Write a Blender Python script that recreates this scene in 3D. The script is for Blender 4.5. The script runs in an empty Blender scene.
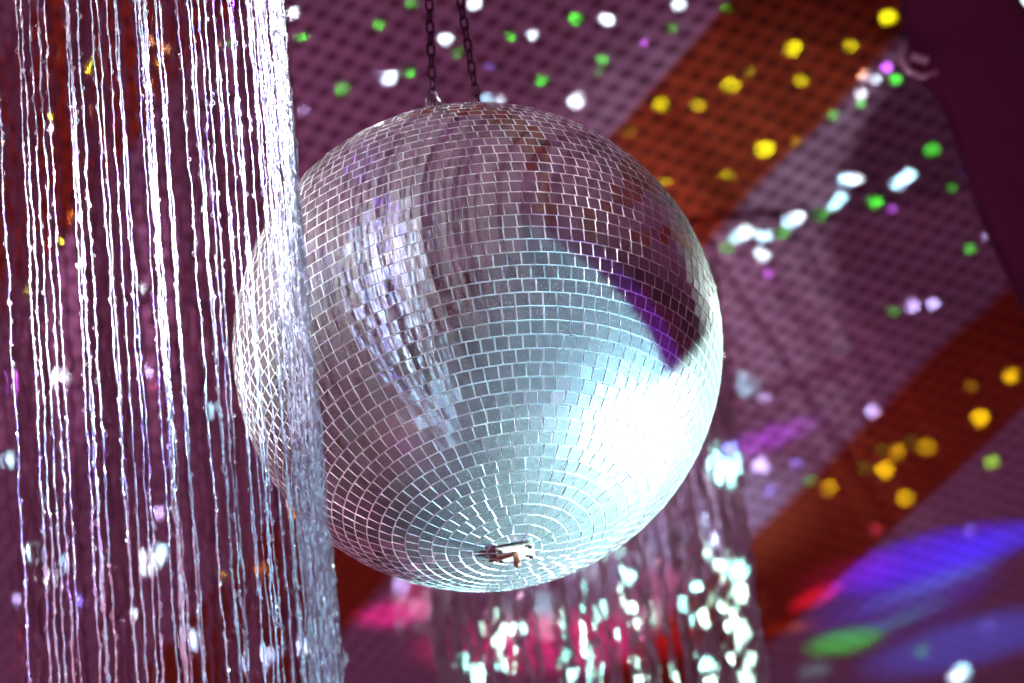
import bpy, bmesh, math, random
from mathutils import Vector, Matrix
SC = bpy.context.scene
COL = SC.collection
rnd = random.Random(7)
PI = math.pi

# ------------------------------------------------------------------ camera
F = 5000.0                                   # focal length in pixels of a 1024 wide frame
TH = math.radians(30); RO = math.radians(6.2)
CAM = Vector((0, 0, 1.6))
fwd = Vector((0, math.cos(TH), math.sin(TH)))
r0 = Vector((1, 0, 0)); u0 = Vector((0, -math.sin(TH), math.cos(TH)))
cr = math.cos(RO) * r0 - math.sin(RO) * u0
cu = math.sin(RO) * r0 + math.cos(RO) * u0
cd = bpy.data.cameras.new('camera'); cam = bpy.data.objects.new('camera', cd); COL.objects.link(cam)
cam.matrix_world = Matrix(((cr.x, cu.x, -fwd.x, CAM.x), (cr.y, cu.y, -fwd.y, CAM.y), (cr.z, cu.z, -fwd.z, CAM.z), (0, 0, 0, 1)))
cd.sensor_width = 36; cd.lens = F / 1024 * 36; cd.clip_end = 100
cd.dof.use_dof = True; cd.dof.focus_distance = 4.86
cd.dof.aperture_fstop = (cd.lens / 1000) / 0.028
SC.camera = cam

def ray(px, py): return fwd + cr * ((px - 512) / F) - cu * ((py - 341.5) / F)
def P(px, py, d): return CAM + ray(px, py) * d
CEIL = 5.6
def onceil(px, py):
    r = ray(px, py); return CAM + r * ((CEIL - CAM.z) / r.z)
def cv(x, y, z): return cr * x + cu * y - fwd * z          # x right, y up, z towards the camera

# ------------------------------------------------------------------ world, exposure
SC.view_settings.view_transform = 'Standard'; SC.view_settings.look = 'None'
SC.view_settings.exposure = 0; SC.view_settings.gamma = 1
SC.view_settings.use_curve_mapping = False
W = bpy.data.worlds.new('world'); SC.world = W; W.use_nodes = True
W.node_tree.nodes['Background'].inputs[0].default_value = (0.040, 0.0012, 0.016, 1)
W.node_tree.nodes['Background'].inputs[1].default_value = 1.0

# ------------------------------------------------------------------ lamps
BC = P(478, 347, 5.108); BR = 0.25           # mirror ball centre and radius
def spot(name, loc, target, power, color, half, blend=0.3, size=0.0, squash=1.0, turn=0.0):
    l = bpy.data.lights.new(name, 'SPOT'); l.energy = power; l.color = color
    l.spot_size = 2 * half; l.spot_blend = blend; l.shadow_soft_size = size
    o = bpy.data.objects.new(name, l); COL.objects.link(o); o.location = loc
    q = (Vector(target) - Vector(loc)).to_track_quat('-Z', 'Y')
    o.rotation_euler = (q.to_matrix() @ Matrix.Rotation(turn, 3, 'Z')).to_euler()
    if squash != 1: o.scale = (squash, 1, 1)
    return o

# the strong cool follow spot on the ball, standing low on the right, its upper rim crossing the ball
LP = BC + cv(.88, -.40, .25).normalized() * 2.6
def onball(px, py):
    x = (px - 478) / 245; y = -(py - 347) / 245
    return BC + cv(x, y, math.sqrt(max(0, 1 - x * x - y * y))) * BR
e1 = (onball(512, 213) - LP).normalized(); e2 = (onball(656, 347) - LP).normalized()
nrm = e1.cross(e2).normalized()
if nrm.dot(BC + cu - LP) < 0: nrm = -nrm     # points to the unlit upper side
half = math.radians(11)
md = (e1 + e2).normalized()
axis = md * math.cos(half) - nrm * math.sin(half)
spot('follow_spot', LP, LP + axis, 1600, (.38, .92, 1.0), half, .03, .006)
# a thin violet rim of the same beam (lens fringe)
spot('follow_spot_fringe', LP, LP + (md * math.cos(half - .016) - nrm * math.sin(half - .010)), 300, (.30, .04, 1.0), half, .03, .004)
# second cool spot, added to brighten the ball from behind on the right, cut just above the right rim
L2 = BC + cv(.93, -.40, -.04).normalized() * 2.6
e1 = (onball(640, 362) - L2).normalized(); e2 = (onball(718, 262) - L2).normalized()
nr2 = e1.cross(e2).normalized()
if nr2.dot(BC + cu - L2) < 0: nr2 = -nr2
md2 = (e1 + e2).normalized()
spot('side_spot', L2, L2 + md2 * math.cos(half) - nr2 * math.sin(half), 2500, (.60, 1.0, .98), half, .05, .006)
spot('rim_lamp', BC + cv(1.5, .3, -2.2), BC, 300, (.75, 1, .9), math.radians(8), .3, .01)
spot('left_fill', BC + cv(-1.7, 1.6, 1.3), BC, 420, (.95, .92, 1), math.radians(8), .3, .01)  # added fill that lifts the dusty upper left of the ball
# added spots on the strings; the violet one stands in for lens fringes
spot('curtain_spot', P(1500, 900, 3.9), P(110, 275, 4.75), 350, (.80, .85, 1.0), math.radians(4.2), .9, .01)
spot('curtain_violet', P(900, -700, 5.6), P(125, 285, 4.75), 3400, (.20, .01, 1.0), math.radians(5.8), .9, .01)
spot('curtain_backlight', P(1000, -900, 4.95), P(150, 290, 4.75), 2100, (.62, .88, 1), math.radians(8), .8, .01)
spot('curtain_white', P(-700, 300, 3.3), P(105, 285, 4.75), 620, (.9, 1.0, .97), math.radians(6), .9, .01)
spot('curtain_pink', P(-700, 1000, 3.0), P(170, 610, 4.75), 220, (1, .50, .70), math.radians(5.5), .9, .01)
# soft pinkish fill over the canopy from added unseen spots near the floor
for (x, y, tx, ty, pw, c) in ((-2.5, 3.0, -1.2, 6.4, 300, (1, .42, .68)), (2.8, 2.2, .5, 6.3, 205, (1, .40, .68)),
                              (0.2, -3.5, 0, -1.0, 420, (1, .55, .80)), (-4, 5.5, -2.5, 8, 230, (1, .45, .70))):
    spot('wash_fill', (x, y, .5), (tx, ty, CEIL), pw, c, math.radians(50), 1.0, .08)

CY = (.34, 1, .82); WH = (.52, 1, .74); GR = (.04, 1, .02); YE = (.32, 1.7, .03); OR = (.42, 1.45, .02)
LI = (.55, .72, 1); BL = (.22, .30, 1); PU = (.6, .2, 1); RE = (1, .04, .04)
def fleck(px, py, r, color, gain=1.0, depth=None, src=None):
    """an added spot imitating one small patch of light from the ball"""
    T = onceil(px, py) if depth is None else P(px, py, depth)
    o = BC if src is None else src
    d = (T - o).normalized(); dd = (T - CAM).dot(fwd)
    rad = r * 1.12 * dd / F                        # patch radius in metres
    D = rad / math.tan(math.radians(.51))         # the narrowest cone a spot lamp can have
    spot('added_fleck', T - d * D, T, 1500 * gain * (D / 2.4) ** 2 * 1.8, color, math.radians(.51), .35)  # added spot in mid-air, close to the surface it lights
FL = [(445,38,6.5,WH,1.3),(389,76,7,WH,1.4),(607,18,6.5,WH,1.5),(576,101,7,WH,1.3),(581,95,5,WH,.8),(532,33,6,WH,.9),(291,12,7,WH,1.1),
 (680,3,6,WH,1.2),(474,2,6,WH,1.2),(488,97,5,CY,.8),(499,99,5,WH,.9),(303,109,5,LI,.5),(377,72,4,LI,.2),(645,41,4,PU,.3),(490,65,4,BL,.12),
 (302,36,5.5,GR,.4),(378,23,5,GR,.4),(410,70,5,GR,.35),(341,87,5,GR,.4),(544,80,6,GR,.7),(576,16,5.5,GR,.6),(510,35,5,GR,.4),(603,58,5,GR,.35),
 (458,52,5,GR,.15),(728,6,5,GR,.6),(673,26,5,GR,.25),(411,3,5,GR,.25),
 (888,16,8.5,YE,1.5),(793,47,8.5,YE,1.2),(850,45,6.5,YE,.8),(731,84,8,YE,1.2),(699,104,6.5,YE,.6),(749,71,5,YE,.3),(801,79,6.5,YE,.7),
 (662,103,7.5,YE,1.0),(764,148,9,YE,1.5),(728,177,7,YE,.9),(666,176,7.5,YE,1.1),(630,130,6,YE,.12),(795,140,5,OR,.25),(600,70,4,GR,.1),
 (864,75,6,WH,1.1),(876,78,4.5,WH,.8),(860,93,5.5,WH,1.1),(886,66,5,PU,.7),(895,78,5,GR,.6),(861,103,4,GR,.4),(832,114,5.5,GR,.3),
 (846,180,7,CY,1.2),(855,178,6,WH,1.1),(899,182,7,CY,1.3),(909,175,6.5,CY,1.3),(789,221,6.5,CY,1.2),(797,216,6.5,WH,1.2),(834,204,6,CY,1),(842,198,6,CY,1),
 (738,236,7,CY,1.2),(746,231,7,WH,1.2),(763,235,6.5,CY,1),(761,255,7,WH,1.1),(820,213,5.5,GR,.4),(875,201,6.5,GR,.45),(932,149,7,GR,.3),(782,232,6,GR,.4),
 (728,248,7,GR,.3),(970,249,5,GR,.25),(952,187,4,GR,.2),(988,238,4.5,LI,.3),(767,273,4.5,PU,.35),(892,208,4,PU,.2),(964,170,3.5,BL,.2),
 (912,305,6.5,LI,.7),(933,303,5,LI,.8),(893,311,5,GR,.15),(873,411,6,LI,.8),(765,398,5,LI,.3),(761,465,7.5,LI,.8),(796,463,6,BL,.2),(770,490,6,BL,.25),
 (980,418,8.5,OR,1.3),(1011,376,7,OR,1.1),(971,387,5,OR,.3),(885,469,8,OR,1.3),(897,452,7.5,OR,.6),(926,448,7.5,OR,.6),(905,498,7.5,OR,1),(830,488,7,OR,.7),
 (992,463,6,OR,.3),(880,448,5.5,GR,.15),(911,442,5.5,GR,.15),(864,468,5.5,GR,.15),(809,481,5.5,GR,.25),(875,530,5,PU,.35),(970,531,4,BL,.4),(840,350,4,GR,.05),
 (962,672,7.5,CY,1.3),(955,678,6,WH,1.2),(922,651,6.5,GR,.15),(988,626,5,BL,.2),(401,588,7.5,LI,.6),(338,661,6,CY,.9),(334,655,5,BL,.6),
 (62,52,6,YE,.8),(87,108,6,YE,.9),(82,163,7,YE,.9),(76,217,6,YE,.8),(135,60,5,YE,.7),(223,45,6,YE,.8),(105,5,7,YE,.9),(180,3,6,YE,.8),(27,293,7,OR,.3),
 (65,62,5.5,WH,.7),(113,145,7,WH,1),(153,40,6,CY,.8),(175,48,6,WH,.9),(165,48,5,CY,.7),(213,190,6,LI,.6),(243,48,5,CY,.6),(232,43,4,GR,.6),
 (138,287,5,WH,1.2),(115,370,6,CY,.7),(145,372,6,LI,.7),(15,375,6,PU,.6),(15,388,6,PU,.6),(232,570,6,GR,.5),(258,568,7,OR,.7),(222,575,5,OR,.4),
 (185,390,2.6,RE,.16),(190,322,2.6,RE,.14),(193,345,2.6,RE,.14),(195,372,2.6,RE,.14),(155,385,2.8,RE,.2),(200,499,3,RE,.2),(183,570,3,RE,.2),(20,635,4,RE,.12),(20,663,4,RE,.15),
 (80,600,6,BL,.6),(18,600,6,LI,.5),(158,512,6,LI,.6),(255,395,6,GR,.3)]
for t in FL:
    if t[0] < 272: fleck(*t[:3], (.62, 1, .03) if t[3] in (YE, OR) else t[3], t[4] * 1.3, None, P(-100, 820, 3.2))
    elif t[0] > 730: fleck(*t[:4], t[4] * 1.15, None, P(880, 820, 3.2))     # invented source direction from below, keeps these flecks round
    else: fleck(*t)
DL = 6.2; DR = 6.6                            # depths of the two far string curtains
FB = [(58,377,8,WH,1.2),(62,476,9,WH,1.5),(10,460,6,CY,.8),(35,553,7,CY,.9),(50,575,9,WH,1.2),(63,563,7,CY,1),(148,562,10,WH,1.4),(160,552,7,CY,1),
 (130,615,5,WH,1),(190,640,8,CY,1.2),(255,663,9,WH,1.4),(266,655,7,CY,1.1),(297,645,8,WH,1.3),(310,645,6,WH,1),(292,508,7,CY,1.3),(243,130,6,CY,.6),(213,410,6,CY,.7)]
for (x, y, r, c, g) in FB:
    if x > 170 and y > 600: c = (.04, .3, 1); g *= 11       # these fall on the red stripe
    fleck(x, y, r * 1.15, c, g * 1.6, None, P(-100, 820, 3.2))
FR = [(472,668,9,CY,1.3),(475,680,7,WH,1),(493,636,6,WH,1.3),(501,624,6,WH,1.3),(507,622,5,WH,1.1),(515,622,6,CY,1),(503,657,6,WH,1.3),(495,661,5,CY,1),
 (552,618,7,CY,1.2),(575,620,6,WH,1.4),(575,633,6,WH,1.4),(577,645,5,WH,1.2),(585,620,6,CY,1.1),(597,600,7,CY,.8),(617,624,6,CY,1.1),(620,634,5,WH,1.2),
 (628,600,6,WH,1.2),(633,616,6,WH,1.2),(615,566,8,CY,1.2),(627,568,6,CY,1),(564,667,6,CY,1),(577,664,7,CY,1.1),(594,662,7,CY,1.1),(561,681,7,WH,1.2),(592,680,7,WH,1.2),
 (636,672,6,WH,1.2),(657,621,6,WH,1.2),(673,674,8,WH,1.4),(716,464,8,CY,1.2),(725,478,9,CY,1.4),(740,470,8,CY,1.1),(711,535,6,LI,.8),(710,562,6,WH,1.1),
 (720,563,6,WH,1.2),(732,565,6,CY,1.2),(741,570,7,CY,1.3),(740,590,7,WH,1.2),(695,581,6,CY,1),(705,610,8,WH,1.5),(723,603,6,WH,1.2),(733,622,7,WH,1.4),
 (743,632,7,WH,1.4),(733,653,6,WH,1.2),(750,656,6,WH,1.1),(706,658,7,CY,1.2),(711,676,7,WH,1.3),(746,677,7,WH,1.3),(688,614,6,CY,1),(731,455,6,BL,.8),(505,645,5,WH,1)]
for (x, y, r, c, g) in FR: 
    fleck(x, y, r * 1.1, c, g * 1.15, DR - .1, P(760, 900, 3.2))
    fleck(x + rnd.uniform(-5, 5), y + rnd.uniform(-7, 7), r * .9, c, g * .5, DR, P(720, 900, 3.2))

def wash(px, py, wpx, hpx, turn, power, color, blend=1.0, frm=None):
    """an added spot throwing one soft coloured streak over the canopy"""
    T = onceil(px, py); o = Vector(frm) if frm else Vector((T.x + .3, T.y - 1.6, 3.2))
    D = (T - o).length; dd = (T - CAM).dot(fwd)
    spot('added_wash', o, T, power * 1.4, color, math.atan(hpx * dd / F / D), blend, 0, wpx / hpx, math.radians(turn))
WASHES = [
 (100,330,330,260,0,110,(1,.5,.75)), (620,520,230,170,0,260,(.6,.9,1.0)), (905,600,120,70,30,150,(.03,.06,.9)), (850,575,70,40,20,120,(.5,.0,.8)),
 (930,560,125,55,25,540,(.02,.0,1.0)),
 (1000,545,90,30,30,300,(.0,.06,1.0)),
 (930,588,95,20,34,260,(.05,.30,.85)),
 (905,620,60,16,40,200,(.03,.45,.35)),
 (845,643,48,30,18,520,(.0,.80,.02)),
 (815,598,38,18,45,480,(1.0,.03,.40)),
 (790,628,30,12,10,120,(1.0,.25,.02)),
 (970,645,130,60,25,300,(.02,.14,.75)),
 (815,672,22,22,0,120,(.2,.9,.7)),
 (760,440,75,26,35,300,(.50,.10,1.0)),
 (395,610,52,30,10,420,(1.0,.01,.30)),
 (420,590,40,40,0,160,(1.0,.05,.2)),
 (560,640,170,70,0,420,(1.0,.04,.26)),
 (660,590,60,60,0,160,(1.0,.10,.26)),
]
for (x, y, w, h, t, p, c) in WASHES: wash(x, y, w, h, t, p, c)

# ------------------------------------------------------------------ helpers
def mat(name):
    m = bpy.data.materials.new(name); m.use_nodes = True
    nt = m.node_tree; nt.nodes.clear()
    out = nt.nodes.new('ShaderNodeOutputMaterial')
    return m, nt, out
def principled(name, col, rough=.5, metal=0.0, **kw):
    m, nt, out = mat(name); b = nt.nodes.new('ShaderNodeBsdfPrincipled')
    b.inputs['Base Color'].default_value = (*col, 1); b.inputs['Roughness'].default_value = rough; b.inputs['Metallic'].default_value = metal
    for k, v in kw.items(): b.inputs[k].default_value = v
    nt.links.new(b.outputs[0], out.inputs[0]); return m
def obj(name, bm, m, parent=None, smooth=False, loc=None):
    me = bpy.data.meshes.new(name); bm.to_mesh(me); bm.free()
    ms = m if isinstance(m, (list, tuple)) else [m]
    for k in ms: me.materials.append(k)
    if smooth:
        for p in me.polygons: p.use_smooth = True
    o = bpy.data.objects.new(name, me); COL.objects.link(o)
    if parent: o.parent = parent
    if loc is not None: o.location = loc
    return o
def tag(o, label, cat, group=None):
    o['label'] = label; o['category'] = cat
    if group: o['group'] = group
def thing(name, label, cat, loc, group=None):
    o = bpy.data.objects.new(name, None); COL.objects.link(o); o.location = loc; o.empty_display_size = .05
    tag(o, label, cat, group); return o
def tube(bm, pts, rad, n=8, closed=False, rfun=None, twist=None, flat=1.0):
    rings = []; N = len(pts)
    prev = None
    for i, p in enumerate(pts):
        a = pts[(i - 1) % N] if (closed or i > 0) else p
        b = pts[(i + 1) % N] if (closed or i < N - 1) else p
        t = (b - a).normalized()
        if prev is None:
            s = t.orthogonal().normalized()
        else:
            s = (prev - t * prev.dot(t)).normalized()
        prev = s; w = t.cross(s); r = rfun(i) if rfun else rad
        S, Wv = s, w
        if twist: ta = twist(i); S = s * math.cos(ta) + w * math.sin(ta); Wv = t.cross(S)
        rings.append([bm.verts.new(p + (S * math.cos(2*PI*k/n) + Wv * flat * math.sin(2*PI*k/n)) * r) for k in range(n)])
    for i in range(N if closed else N - 1):
        A = rings[i]; B = rings[(i + 1) % N]
        for k in range(n): bm.faces.new((A[k], A[(k+1) % n], B[(k+1) % n], B[k]))
    if not closed:
        bm.faces.new(rings[0][::-1]); bm.faces.new(rings[-1])
def lathe(bm, prof, n=32, mtx=None):
    rings = []
    for (r, z) in prof:
        rings.append([bm.verts.new((r * math.cos(2*PI*k/n), r * math.sin(2*PI*k/n), z)) for k in range(n)])
    vs = [v for R in rings for v in R]
    for A, B in zip(rings, rings[1:]):
        for k in range(n): bm.faces.new((A[k], A[(k+1) % n], B[(k+1) % n], B[k]))
    bm.faces.new(rings[0][::-1]); bm.faces.new(rings[-1])
    if mtx is not None: bmesh.ops.transform(bm, matrix=mtx, verts=vs)
def copy_part(o, parent, loc):
    c = o.copy(); COL.objects.link(c); c.parent = parent; c.location = loc; return c

# ------------------------------------------------------------------ canopy (ceiling)
A2 = (onceil(350 - 110, 60 + 140) - onceil(350, 60)) / 10; B2 = (onceil(350 + 86.5, 60 + 30) - onceil(350, 60)) / 5
det = A2.x * B2.y - A2.y * B2.x
O2 = onceil(350, 60)
iu = (B2.y / det, -B2.x / det); ju = (-A2.y / det, A2.x / det)
def J(px, py):
    q = onceil(px, py) - O2; return ju[0] * q.x + ju[1] * q.y
# band limits measured where their edges cross the photo
bands = [(J(0, 60), J(125, 150)), (J(665, 68), J(800, 135)), (J(930, 360), J(940, 490))]
m, nt, out = mat('striped_net_canopy'); N = nt.nodes; L = nt.links
tc = N.new('ShaderNodeTexCoord')
def math_(op, a, b=None, clamp=False):
    n = N.new('ShaderNodeMath'); n.operation = op; n.use_clamp = clamp
    for i, v in enumerate((a, b)):
        if v is None: continue
        if isinstance(v, (int, float)): n.inputs[i].default_value = v
        else: L.new(v, n.inputs[i])
    return n.outputs[0]
wob = N.new('ShaderNodeTexNoise'); wob.inputs['Scale'].default_value = 2.2; wob.inputs['Detail'].default_value = 1
L.new(tc.outputs['Object'], wob.inputs['Vector'])
sub = N.new('ShaderNodeVectorMath'); sub.operation = 'MULTIPLY_ADD'
L.new(wob.outputs['Color'], sub.inputs[0]); sub.inputs[1].default_value = (.05, .05, 0); L.new(tc.outputs['Object'], sub.inputs[2])
off = N.new('ShaderNodeVectorMath'); off.operation = 'SUBTRACT'; L.new(sub.outputs[0], off.inputs[0]); off.inputs[1].default_value = (O2.x + .025, O2.y + .025, 0)
def dot(v):
    n = N.new('ShaderNodeVectorMath'); n.operation = 'DOT_PRODUCT'; L.new(off.outputs[0], n.inputs[0]); n.inputs[1].default_value = v; return n.outputs['Value']
I_ = dot((iu[0], iu[1], 0)); J_ = dot((ju[0], ju[1], 0))
ci = math_('COSINE', math_('MULTIPLY', I_, 2*PI)); cj = math_('COSINE', math_('MULTIPLY', J_, 2*PI))
knot = N.new('ShaderNodeMapRange'); L.new(math_('ADD', ci, cj), knot.inputs[0])
knot.inputs[1].default_value = -.5; knot.inputs[2].default_value = 1.3
line = N.new('ShaderNodeMapRange'); L.new(cj, line.inputs[0]); line.inputs[1].default_value = .2; line.inputs[2].default_value = 1.0; line.inputs[4].default_value = .22
line2 = N.new('ShaderNodeMapRange'); L.new(ci, line2.inputs[0]); line2.inputs[1].default_value = .4; line2.inputs[2].default_value = 1.0; line2.inputs[4].default_value = .15
dark = math_('MAXIMUM', knot.outputs[0], math_('MAXIMUM', line.outputs[0], line2.outputs[0]))
band = None
for lo, hi in bands:
    lo, hi = min(lo, hi), max(lo, hi)
    a = N.new('ShaderNodeMapRange'); L.new(J_, a.inputs[0]); a.inputs[1].default_value = lo - .2; a.inputs[2].default_value = lo + .2
    b = N.new('ShaderNodeMapRange'); L.new(J_, b.inputs[0]); b.inputs[1].default_value = hi - .2; b.inputs[2].default_value = hi + .2; b.inputs[3].default_value = 1; b.inputs[4].default_value = 0
    c = math_('MULTIPLY', a.outputs[0], b.outputs[0])
    band = c if band is None else math_('ADD', band, c, True)
ov = N.new('ShaderNodeTexNoise'); ov.inputs['Scale'].default_value = 14; L.new(tc.outputs['Object'], ov.inputs['Vector'])
mv = N.new('ShaderNodeMix'); mv.data_type = 'RGBA'; L.new(ov.outputs['Fac'], mv.inputs[0]); mv.inputs[6].default_value = (.50, .25, .40, 1); mv.inputs[7].default_value = (.46, .32, .52, 1)
ba = N.new('ShaderNodeMix'); ba.data_type = 'RGBA'; L.new(band, ba.inputs[0]); L.new(mv.outputs[2], ba.inputs[6]); ba.inputs[7].default_value = (.40, .055, .016, 1)
dk = N.new('ShaderNodeMix'); dk.data_type = 'RGBA'; dk.blend_type = 'MULTIPLY'; L.new(dark, dk.inputs[0]); L.new(ba.outputs[2], dk.inputs[6]); dk.inputs[7].default_value = (.36, .22, .26, 1)
bs = N.new('ShaderNodeBsdfPrincipled'); L.new(dk.outputs[2], bs.inputs['Base Color']); bs.inputs['Roughness'].default_value = .7
L.new(bs.outputs[0], out.inputs[0]); CANOPY = m
bm = bmesh.new(); nx, ny = 60, 90; g = {}
for i in range(nx + 1):
    for j in range(ny + 1):
        x = -8 + 16 * i / nx; y = -6 + 20 * j / ny
        g[i, j] = bm.verts.new((x, y, CEIL + .012 * math.sin(x * 1.9 + y * .7)))
for i in range(nx):
    for j in range(ny): bm.faces.new((g[i, j], g[i, j+1], g[i+1, j+1], g[i+1, j]))
ce = obj('ceiling', bm, CANOPY, smooth=True); ce['kind'] = 'structure'
so = ce.modifiers.new('s', 'SOLIDIFY'); so.thickness = .02; so.offset = -1
# floor, far wall
FLOOR = principled('dark_floor', (.05, .012, .025), .35)
bm = bmesh.new(); bmesh.ops.create_cube(bm, size=1, matrix=Matrix.Translation((0, 4, -.05)) @ Matrix.Diagonal((16, 20, .1, 1)))
fl = obj('floor', bm, FLOOR); fl['kind'] = 'structure'
bm = bmesh.new(); bmesh.ops.create_cube(bm, size=1, matrix=Matrix.Translation((0, 14.05, 2.8)) @ Matrix.Diagonal((16, .1, 5.6, 1)))
wl = obj('wall_back', bm, principled('back_wall_paint', (.10, .02, .05), .8)); wl['kind'] = 'structure'

# ------------------------------------------------------------------ mirror ball
up = cv(-.151, .808, -.570).normalized()
ball = thing('mirror_ball', 'large silver mirror ball hanging from two chains, lit white at its lower right', 'disco ball', BC)
ball.rotation_euler = up.to_track_quat('Z', 'Y').to_euler()
# mirror tile material: silvered glass under a film of dust
m, nt, out = mat('dusty_mirror_glass'); N = nt.nodes; L = nt.links
tc = N.new('ShaderNodeTexCoord')
no = N.new('ShaderNodeTexNoise'); no.inputs['Scale'].default_value = 520; no.inputs['Detail'].default_value = 3; no.inputs['Roughness'].default_value = .7
L.new(tc.outputs['Object'], no.inputs['Vector'])
mr = N.new('ShaderNodeMapRange'); L.new(no.outputs['Fac'], mr.inputs[0]); mr.inputs[1].default_value = .35; mr.inputs[2].default_value = .68
mr.inputs[3].default_value = .08; mr.inputs[4].default_value = .30
gl = N.new('ShaderNodeBsdfGlossy'); gl.inputs['Color'].default_value = (.80, .82, .83, 1); gl.inputs['Roughness'].default_value = .035
hz = N.new('ShaderNodeBsdfGlossy'); hz.inputs['Color'].default_value = (.85, .85, .85, 1); hz.inputs['Roughness'].default_value = .48
df = N.new('ShaderNodeBsdfDiffuse'); df.inputs['Color'].default_value = (.62, .60, .60, 1)
mx1 = N.new('ShaderNodeMixShader'); mx1.inputs[0].default_value = .45; L.new(df.outputs[0], mx1.inputs[1]); L.new(hz.outputs[0], mx1.inputs[2])
mx2 = N.new('ShaderNodeMixShader'); L.new(mr.outputs[0], mx2.inputs[0]); L.new(gl.outputs[0], mx2.inputs[1]); L.new(mx1.outputs[0], mx2.inputs[2])
L.new(mx2.outputs[0], out.inputs[0]); MIRROR = m
m, nt, out = mat('ground_glass_edge'); N = nt.nodes; L = nt.links
gl = N.new('ShaderNodeBsdfGlossy'); gl.inputs['Color'].default_value = (.9, .92, .92, 1); gl.inputs['Roughness'].default_value = .35
df = N.new('ShaderNodeBsdfDiffuse'); df.inputs['Color'].default_value = (.85, .86, .86, 1)
mx = N.new('ShaderNodeMixShader'); mx.inputs[0].default_value = .5; L.new(df.outputs[0], mx.inputs[1]); L.new(gl.outputs[0], mx.inputs[2]); L.new(mx.outputs[0], out.inputs[0]); EDGE = m
CORE = principled('grey_core_plaster', (.34, .32, .34), .7)
bm = bmesh.new(); bmesh.ops.create_uvsphere(bm, u_segments=96, v_segments=64, radius=BR - .0024)
obj('core', bm, CORE, ball, True)
bm = bmesh.new(); ROWS = 57; pitch = PI * BR / ROWS
tr = random.Random(3)
for k in range(ROWS):
    phi = (k + .5) * PI / ROWS
    if phi < .07 or phi > PI - .05: continue
    n = max(5, int(round(2 * PI * BR * math.sin(phi) / pitch)))
    ph0 = tr.random() * 6.28
    for q in range(n):
        a = ph0 + 2 * PI * q / n
        nv = Vector((math.sin(phi) * math.cos(a), math.sin(phi) * math.sin(a), math.cos(phi)))
        ea = Vector((-math.sin(a), math.cos(a), 0)); ep = nv.cross(ea)
        c = nv * (BR - .0012)
        tx, ty = tr.gauss(0, .015), tr.gauss(0, .015); rz = tr.gauss(0, .02)
        w = 2 * PI * BR * math.sin(phi) / n
        hw, hh = min(w, pitch * 1.05) * .5 - .00032, pitch * .5 - .00032
        n2 = (nv + ea * tx + ep * ty).normalized(); e1_ = (ea + ep * rz); e1_ = (e1_ - n2 * e1_.dot(n2)).normalized(); e2_ = n2.cross(e1_)
        # near the poles the tiles are cut to a slight wedge
        wt = math.sin(phi - .5 * PI / ROWS) / math.sin(phi); wb = math.sin(phi + .5 * PI / ROWS) / math.sin(phi)
        if abs(phi - PI/2) < 1.15: wt = wb = 1
        sgn = 1 if e2_.dot(-ep) > 0 else -1
        def cor(ins, z):
            r = []
            for sx, sy in ((-1, -1), (1, -1), (1, 1), (-1, 1)):
                # +sy = towards the top when sgn matches
                f = wt if sy * (1 if e2_.z > 0 else -1) > 0 else wb
                r.append(bm.verts.new(c + e1_ * sx * (hw * f - ins) + e2_ * sy * (hh - ins) + n2 * z))
            return r
        T = cor(.00035, .0012); M_ = cor(0, .0006); B = cor(0, -.0013)
        f = bm.faces.new(T); f.material_index = 0
        for A_, B_ in ((T, M_), (M_, B)):
            for s in range(4):
                f = bm.faces.new((A_[s], B_[s], B_[(s+1) % 4], A_[(s+1) % 4])); f.material_index = 1
bmesh.ops.recalc_face_normals(bm, faces=bm.faces)
obj('mirror_tiles', bm, [MIRROR, EDGE], ball)
BRASS = principled('scratched_pale_metal', (.80, .76, .62), .35, .45)
RUST = principled('tarnished_brown_metal', (.32, .12, .08), .38, .8)
STEEL = principled('bright_steel', (.75, .76, .74), .18, 1.0)
# bottom fitting : square plate with screws, a bent tongue and a hanging pin
bm = bmesh.new()
lx = ball.rotation_euler.to_matrix().transposed() @ (cr * .99 + cu * .12)
Mt = Matrix.Translation((0, 0, -BR - .0022)) @ Matrix.Rotation(math.atan2(lx.y, lx.x), 4, 'Z')
bmesh.ops.create_cube(bm, size=1, matrix=Mt @ Matrix.Diagonal((.038, .026, .0026, 1)))
bmesh.ops.bevel(bm, geom=bm.edges[:], offset=.0007, segments=2, affect='EDGES')
bp = obj('bottom_plate', bm, BRASS, ball)
for sx, sy in ((-1, 1), (1, 1), (1, -1), (-1, -1)):
    bm = bmesh.new(); lathe(bm, [(.0024, -.0012), (.0024, 0), (.0012, .001)], 12)
    p = Mt @ Vector((sx * .0150, sy * .0095, -.0022)); 
    o = obj('screw', bm, principled('dark_screw', (.03, .02, .02), .5, .5) if sx == -1 and sy == 1 else bpy.data.materials['dark_screw'], bp); o.location = p
bm = bmesh.new()
tube(bm, [Vector((0, 0, -BR - .003)), Vector((0, 0, -BR - .008)), Vector((0, 0, -BR - .016)), Vector((0, 0, -BR - .019))], .0026, 12, rfun=lambda i: (.0032, .0032, .0038, .0024)[i])
pv = obj('pin', bm, RUST, ball, True); pv['label'] = 'small tarnished brown pin'
bm = bmesh.new()
tube(bm, [Vector((0, 0, -BR - .0045)), Mt.to_3x3() @ Vector((-.014, .002, 0)) + Vector((0, 0, -BR - .0052)), Mt.to_3x3() @ Vector((-.027, .004, 0)) + Vector((0, 0, -BR - .0042))], .0019, 8)
obj('lever', bm, RUST, ball, True)
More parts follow.
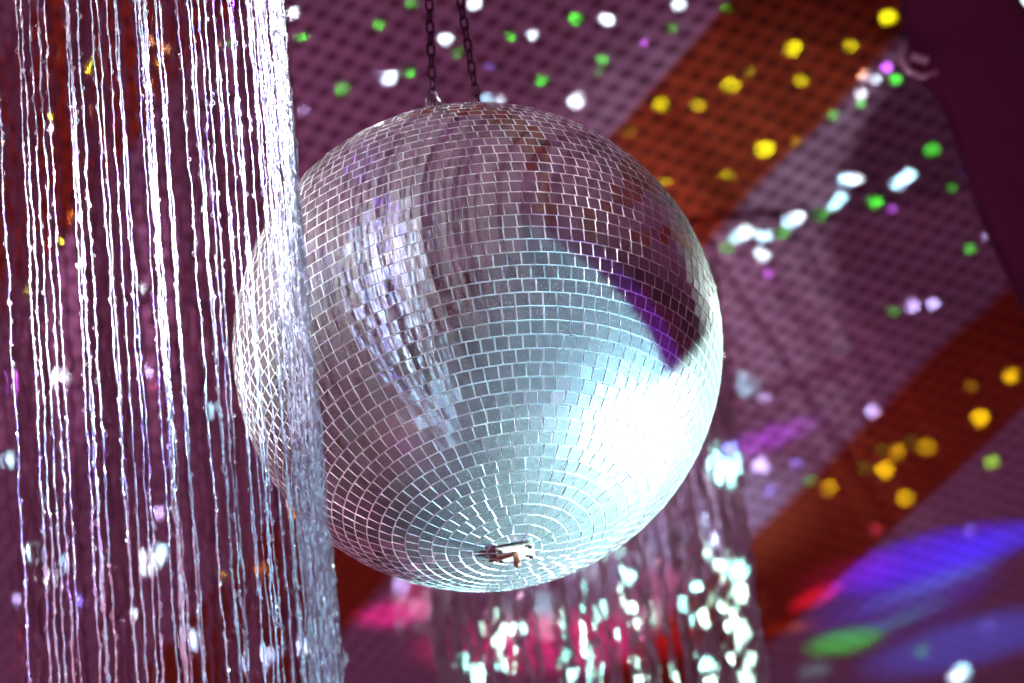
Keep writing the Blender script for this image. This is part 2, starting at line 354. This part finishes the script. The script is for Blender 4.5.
# top fitting: disc with two eyes
upw = Vector((0, 0, 1)); Mb = Matrix.Translation(BC) @ ball.rotation_euler.to_matrix().to_4x4(); Mi = Mb.inverted()
bm = bmesh.new(); lathe(bm, [(.055, BR - .012), (.055, BR + .001), (.052, BR + .004), (.012, BR + .006)], 48)
tp = obj('top_plate', bm, STEEL, ball, True)
top_w = Mb @ Vector((0, 0, BR + .006))

# ------------------------------------------------------------------ chains
CHM = principled('dark_painted_chain', (.055, .008, .028), .45, .5)
lw, ll, wr = .0038, .0046, .0013             # half width of the link centre line, half of its straight run, wire radius
def link_bm(wr_=wr):
    bm = bmesh.new(); pts = []
    for k in range(9):
        a = PI * k / 8; pts.append(Vector((lw * math.cos(a), 0, ll + lw * math.sin(a))))
    for k in range(9):
        a = PI + PI * k / 8; pts.append(Vector((lw * math.cos(a), 0, -ll + lw * math.sin(a))))
    tube(bm, pts, wr_, 8, True); return bm
LINK = None
dtop = (top_w - CAM).dot(fwd)
TOP = None
def chain(px0, px1, label, silver):
    """px0: where it meets the top disc, px1: where it leaves the frame"""
    global LINK, TOP
    a = P(px0, 141, dtop)
    a = a + Vector((0, 0, -(a - top_w).dot(up) / up.z)) + up * .002 # onto the disc
    b = P(px1, 0, 1.0); v = (P(px1, 0, dtop) - P(px0, 141, dtop))
    # the chain hangs in the vertical plane through both eyes
    q = a + v.normalized() * .42; q = Vector((q.x, a.y + .0, a.z + .42))
    if TOP is None: TOP = None
    t = thing('hanging_chain', label, 'chain', a, 'chains holding the mirror ball')
    pts = [a, q, Vector((q.x, q.y, CEIL - .004))]
    step = 2 * (ll + lw) - 2 * wr
    segs = [(pts[i], pts[i+1]) for i in range(2)]
    total = sum((e - s).length for s, e in segs); n = int(total / step)
    step = total / n; s = step * .5
    for k in range(n):
        d = s; i = 0
        while i < 1 and d > (segs[i][1] - segs[i][0]).length: d -= (segs[i][1] - segs[i][0]).length; i += 1
        s0, e0 = segs[i]; dirn = (e0 - s0).normalized(); p = s0 + dirn * d
        if LINK is None: o = LINK = obj('link', link_bm(), CHM, t, True)
        else: o = LINK.copy(); COL.objects.link(o); o.parent = t
        o.location = p - a
        xax = (r0 if k % 2 == 0 else Vector((0, 1, 0))); xax = (xax * math.cos(.5) + (Vector((0, 1, 0)) if k % 2 == 0 else -r0) * math.sin(.5))
        xax = (xax - dirn * xax.dot(dirn)).normalized(); yax = dirn.cross(xax)
        o.rotation_euler = Matrix((xax, yax, dirn)).transposed().to_euler()
        s += step
    # eye bolt at the disc
    bm = bmesh.new(); lathe(bm, [(.006, -.003), (.006, .001), (.003, .003), (.0025, .006)], 16, up.to_track_quat('Z', 'Y').to_matrix().to_4x4())
    obj('eye_bolt', bm, STEEL, t, True)
    if silver:
        bm = bmesh.new(); pts = []
        base = Vector((.003, 0, .055))
        for k in range(13):
            a_ = PI * k / 12; pts.append(base + Vector((.0062 * math.cos(a_), 0, .007 + .0062 * math.sin(a_))))
        pts = [base + Vector((.0062, 0, -.008))] + pts + [base + Vector((-.0062, 0, -.008))]
        tube(bm, pts, .0017, 10)
        tube(bm, [base + Vector((-.010, 0, -.008)), base + Vector((.010, 0, -.008))], .0021, 10)
        sh = obj('shackle', bm, STEEL, t, True); sh['label'] = 'shiny steel shackle'
    return t
chain(434, 426.5, 'left dark chain of the two above the ball, ending in a shiny shackle', True)
chain(484, 461.5, 'right dark chain of the two above the ball, slanting to the left', False)

# ------------------------------------------------------------------ string curtains
m, nt, out = mat('clear_foil_thread'); N = nt.nodes; L = nt.links
gl = N.new('ShaderNodeBsdfGlossy'); gl.inputs['Color'].default_value = (.95, .93, .95, 1); gl.inputs['Roughness'].default_value = .20
df = N.new('ShaderNodeBsdfDiffuse'); df.inputs['Color'].default_value = (.72, .66, .72, 1)
tl = N.new('ShaderNodeBsdfTranslucent'); tl.inputs['Color'].default_value = (.72, .66, .74, 1)
a1 = N.new('ShaderNodeMixShader'); a1.inputs[0].default_value = .45; L.new(df.outputs[0], a1.inputs[1]); L.new(tl.outputs[0], a1.inputs[2])
a2 = N.new('ShaderNodeMixShader'); a2.inputs[0].default_value = .35; L.new(a1.outputs[0], a2.inputs[1]); L.new(gl.outputs[0], a2.inputs[2])
L.new(a2.outputs[0], out.inputs[0]); THREAD = m
ZT = 5.0
THREAD3 = THREAD.copy(); THREAD3.name = 'shaded_thread'  # darker copy of the thread: shading of the crowded edge in its colour
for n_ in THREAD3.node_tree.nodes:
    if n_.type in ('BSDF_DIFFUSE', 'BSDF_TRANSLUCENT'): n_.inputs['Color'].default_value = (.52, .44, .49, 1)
THREAD2 = THREAD.copy(); THREAD2.name = 'dull_mauve_thread'
for n_ in THREAD2.node_tree.nodes:
    if n_.type in ('BSDF_DIFFUSE', 'BSDF_TRANSLUCENT'): n_.inputs['Color'].default_value = (.60, .32, .45, 1)
    if n_.type == 'BSDF_GLOSSY': n_.inputs['Color'].default_value = (.7, .5, .6, 1)
def strand_mesh(name, seed, length, r, step, loops=True, wob=.0006, mt=None):
    rr = random.Random(seed); bm = bmesh.new(); n = int(length / step)
    pts = []; ox = oy = 0
    ph = [rr.random() * 6.28 for _ in range(6)]
    for i in range(n + 1):
        z = -i * step
        ox = wob * (math.sin(z * 40 + ph[0]) + .8 * math.sin(z * 93 + ph[1]) + .5 * math.sin(z * 211 + ph[2]))
        oy = wob * (math.sin(z * 37 + ph[3]) + .6 * math.sin(z * 120 + ph[4]))
        pts.append(Vector((ox, oy, z)))
    def rf(i):
        return r * (.75 + .55 * rr.random() + (.9 if rr.random() < .04 else 0))
    tw = [0]
    for _ in pts: tw.append(tw[-1] + rr.gauss(.25, .5))
    tube(bm, pts, r, 4, rfun=rf, twist=lambda i: tw[i], flat=.5)
    if loops:
        z = .0
        while z < length:
            z += rr.uniform(.006, .03); i = min(n, int(z / step)); p = pts[i]
            a = rr.random() * 6.28; h = rr.uniform(.0012, .0030); w = rr.uniform(.0015, .004)
            dv = Vector((math.cos(a), math.sin(a), 0)); q = []
            for k in range(6):
                s = PI * k / 5; q.append(p + dv * h * math.sin(s) + Vector((0, 0, w * math.cos(s))))
            tube(bm, q, .00035, 3)
    me = bpy.data.meshes.new(name); bm.to_mesh(me); bm.free(); me.materials.append(mt or THREAD)
    return me
LEN = 1.75
fine = [strand_mesh('strand', s, LEN, .00085, .0024) for s in range(7)]
shaded = [strand_mesh('strand', 30 + s, LEN, .00085, .0024, mt=THREAD3) for s in range(4)]
def add_strand(par, me, x, y, rz, tilt=(0, 0), sc=1.0):
    o = bpy.data.objects.new('strand', me); COL.objects.link(o); o.parent = par
    o.location = (x, y, -.012); o.rotation_euler = (tilt[0], tilt[1], rz); o.scale = (sc, sc, 1); return o
PLAS = principled('white_header_tape', (.6, .55, .6), .5)
def header(par, pts, wires, top=ZT):
    bm = bmesh.new(); hw = .004
    for a, b in zip(pts, pts[1:]):
        t = (b - a).normalized(); s = Vector((-t.y, t.x, 0)) * hw
        vs = [bm.verts.new(p + o + Vector((0, 0, z))) for p in (a - t * .002, b + t * .002) for o in (s, -s) for z in (-.014, .014)]
        for f in ((0,1,3,2),(4,6,7,5),(0,4,5,1),(2,3,7,6),(0,2,6,4),(1,5,7,3)): bm.faces.new([vs[i] for i in f])
    obj('header_tape', bm, PLAS, par)
    for w in wires:
        bm = bmesh.new(); tube(bm, [w + Vector((0, 0, .01)), Vector((w.x, w.y, CEIL - top - .005))], .0012, 6)
        obj('hanging_wire', bm, STEEL, par)
def at_row(px, py, d):
    """world x, y of a vertical line seen at (px, py) and depth d"""
    return P(px, py, d)
# near curtain, in focus at the left
org = P(150, 227, 4.75); org = Vector((org.x, org.y, ZT))
front = thing('string_curtain', 'sharp glittering string curtain at the left, in front of the ball', 'string curtain', org)
fx = [(-22,1),(3,1),(30,2),(41,1),(50,1),(58,1),(80,2),(83,1),(91,1),(101,1),(114,1),(124,1),(127,1),(129,1),(152,1),(154,1),(156,1),(158,1),(160,1),(164,1),(168,1),(171,1),
      (180,1),(192,1),(201,1),(208,1),(218,1),(227,1),(229,1),(231,1),(239,1),(246,1),(250,1),(254,1),(258,1),(262,1),(266,1)]
rr = random.Random(11); hp = []
k = 0
for px, n in fx:
    for s in range(n):
        d = 4.68 + .12 * rr.random(); p = at_row(px + s * 1.6, 227, d) - org
        add_strand(front, fine[k % 7], p.x, p.y, rr.random() * 6.28, (rr.gauss(0, .002), rr.gauss(0, .004)), rr.uniform(.85, 1.25)); k += 1
    hp.append(px)
for i in range(34):                                      # the curtain turns away here and its strings crowd together
    t = i / 33; px = 266 + 33 * math.sin(t * PI / 2) + rr.uniform(-3, 2); d = 4.72 - .17 * t * t + rr.uniform(-.03, .03)
    p = at_row(px, 227, d) - org
    add_strand(front, shaded[k % 4], p.x, p.y, rr.random() * 6.28, (rr.gauss(0, .002), rr.gauss(0, .004)), rr.uniform(.8, 1.2)); k += 1
H = [at_row(x, 227, 4.74) - org for x in (-30, 60, 150, 266)] + [at_row(264 + 33 * math.sin(t * PI / 2), 227, 4.72 - .17 * t * t) - org for t in (.25, .5, .75, 1)]
H = [Vector((p.x, p.y, 0)) for p in H]
header(front, H, [H[0], H[3], H[-1]])
# far curtains, blurred
def far_curtain(px, py, d, spots, label, zt, hoop=None):
    o0 = P(px, py, d); o0 = Vector((o0.x, o0.y, zt))
    t = thing('string_curtain', label, 'string curtain', o0); return t, o0
tl_, o0 = far_curtain(100, 340, DL, None, 'blurred string curtain at the far left, seen through the sharp one', 5.45)
soft = [strand_mesh('strand', 50 + s, 2.4, .0021, .008, False, .0012) for s in range(4)]
dull = [strand_mesh('strand', 70 + s, 2.4, .0024, .008, False, .0012, THREAD2) for s in range(4)]
xs = []
for i in range(84):
    c = rr.choice((-40, 8, 30, 48, 70, 96, 120, 138, 160, 186, 214, 236, 262, 285, 300)); xs.append(c + rr.gauss(0, 8))
xs.sort()
for i, x in enumerate(xs):
    p = P(x, 340, DL + rr.uniform(-.15, .15)) - o0
    add_strand(tl_, dull[i % 4], p.x, p.y, rr.random() * 6.28, (0, rr.gauss(0, .004)), rr.uniform(.9, 1.5))
H = [P(x, 340, DL) - o0 for x in (-70, 320)]; H = [Vector((p.x, p.y, 0)) for p in H]; header(tl_, H, H, 5.45)
# hoop of strings behind the ball
o0 = P(592, 560, DR); o0 = Vector((o0.x, o0.y, 0)); HT = (P(600, 215, DR)).z; o0.z = HT
ts = thing('string_curtain', 'blurred sparkling hoop of strings hanging behind and below the ball', 'string curtain', o0)
HR = .211
for i in range(98):
    a = 2 * PI * (i + rr.uniform(-.45, .45)) / 98; R_ = HR * rr.uniform(.93, 1.03)
    if rr.random() < .25: a = round(a / .45) * .45
    add_strand(ts, soft[i % 4], R_ * math.cos(a), R_ * math.sin(a), rr.random() * 6.28, (0, rr.gauss(0, .004)), rr.uniform(1.0, 1.9))
bm = bmesh.new(); tube(bm, [Vector((HR * math.cos(2*PI*k/48), HR * math.sin(2*PI*k/48), 0)) for k in range(48)], .006, 8, True); obj('hoop', bm, PLAS, ts, True)
for k in range(3):
    a = 2 * PI * k / 3 + .4; bm = bmesh.new()
    tube(bm, [Vector((HR * math.cos(a), HR * math.sin(a), 0)), Vector((0, 0, CEIL - HT - .005))], .001, 6); obj('hanging_wire', bm, STEEL, ts)

# ------------------------------------------------------------------ dark roof beam, top right
BEAM = principled('dark_wrapped_beam', (.075, .001, .035), .9)
db = 6.55
edge = [(880,-60),(903,-10),(912,30),(913,70),(925,84),(948,104),(962,150),(985,225),(1014,282),(1060,380),(1110,500)]
s0 = P(903, 0, db); s1 = P(1040, 335, db)
bt = thing('roof_beam', 'dark cloth-wrapped roof beam slanting across the upper right corner', 'beam', P(960, 150, db))
o0 = bt.location.copy(); bm = bmesh.new(); ring = []
rr2 = random.Random(5)
for (x, y) in edge:
    a = P(x, y, db); b = P(x + 330, y - 130, db + .10)
    wv = (b - a); th = cv(-.02, .03, -1).normalized() * .16
    pts = []
    for (u, v) in ((0, .25), (.03, .05), (.12, 0), (.35, -.06), (.6, .02), (.9, -.04), (1, .3), (.98, .8), (.8, 1), (.3, 1.02), (.05, .9), (0, .6)):
        pts.append(bm.verts.new(a + wv * u + th * (v + rr2.uniform(-.02, .02)) - o0))
    ring.append(pts)
for A_, B_ in zip(ring, ring[1:]):
    n = len(A_)
    for k in range(n): bm.faces.new((A_[k], A_[(k+1) % n], B_[(k+1) % n], B_[k]))
bm.faces.new(ring[0][::-1]); bm.faces.new(ring[-1]); bmesh.ops.recalc_face_normals(bm, faces=bm.faces)
o = obj('wrapped_cloth', bm, BEAM, bt, True); sm = o.modifiers.new('s', 'SUBSURF'); sm.levels = 1; sm.render_levels = 2
CL = principled('worn_clamp_metal', (.75, .68, .74), .3, .5)
bm = bmesh.new(); c0 = P(914, 64, db - .02) - o0
tube(bm, [c0 + cv(-.012, .020, .0), c0 + cv(-.017, .012, .004), c0 + cv(-.016, .002, .006), c0 + cv(-.006, -.012, .008), c0 + cv(.01, -.018, .006), c0 + cv(.03, -.01, 0)], .0035, 8)
tube(bm, [c0 + cv(-.004, .010, .004), c0 + cv(.018, .004, .004)], .005, 8)
obj('clamp', bm, CL, bt, True)
# small stage lamp fixed on the beam
m, nt, out = mat('lit_lamp_lens'); em = nt.nodes.new('ShaderNodeEmission'); em.inputs[0].default_value = (.8, .95, 1, 1); em.inputs[1].default_value = 2.2
nt.links.new(em.outputs[0], out.inputs[0]); LENS = m
lp = P(1034, -8, db - .12)
lt = thing('stage_lamp', 'small dark stage lamp on the beam at the top right corner, its lens glowing white', 'stage light', lp)
ax = cv(-.75, -.1, .65).normalized(); Mx = ax.to_track_quat('Z', 'Y').to_matrix().to_4x4()
bm = bmesh.new(); lathe(bm, [(.012, -.085), (.020, -.08), (.023, -.03), (.026, 0), (.028, .012), (.025, .012), (.022, .002)], 28, Mx); obj('housing', bm, CHM, lt, True)
bm = bmesh.new(); lathe(bm, [(.0005, .003), (.015, .0035), (.021, .004), (.021, .0045), (.0005, .006)], 28, Mx); obj('lens', bm, LENS, lt, True)
bm = bmesh.new(); s = cv(0, 1, 0)
tube(bm, [cv(0, -.03, 0), cv(.02, -.036, -.03), cv(.03, -.02, -.085), cv(.03, .02, -.085), cv(.02, .036, -.03), cv(0, .03, 0)], .003, 8); obj('yoke', bm, CL, lt, True)
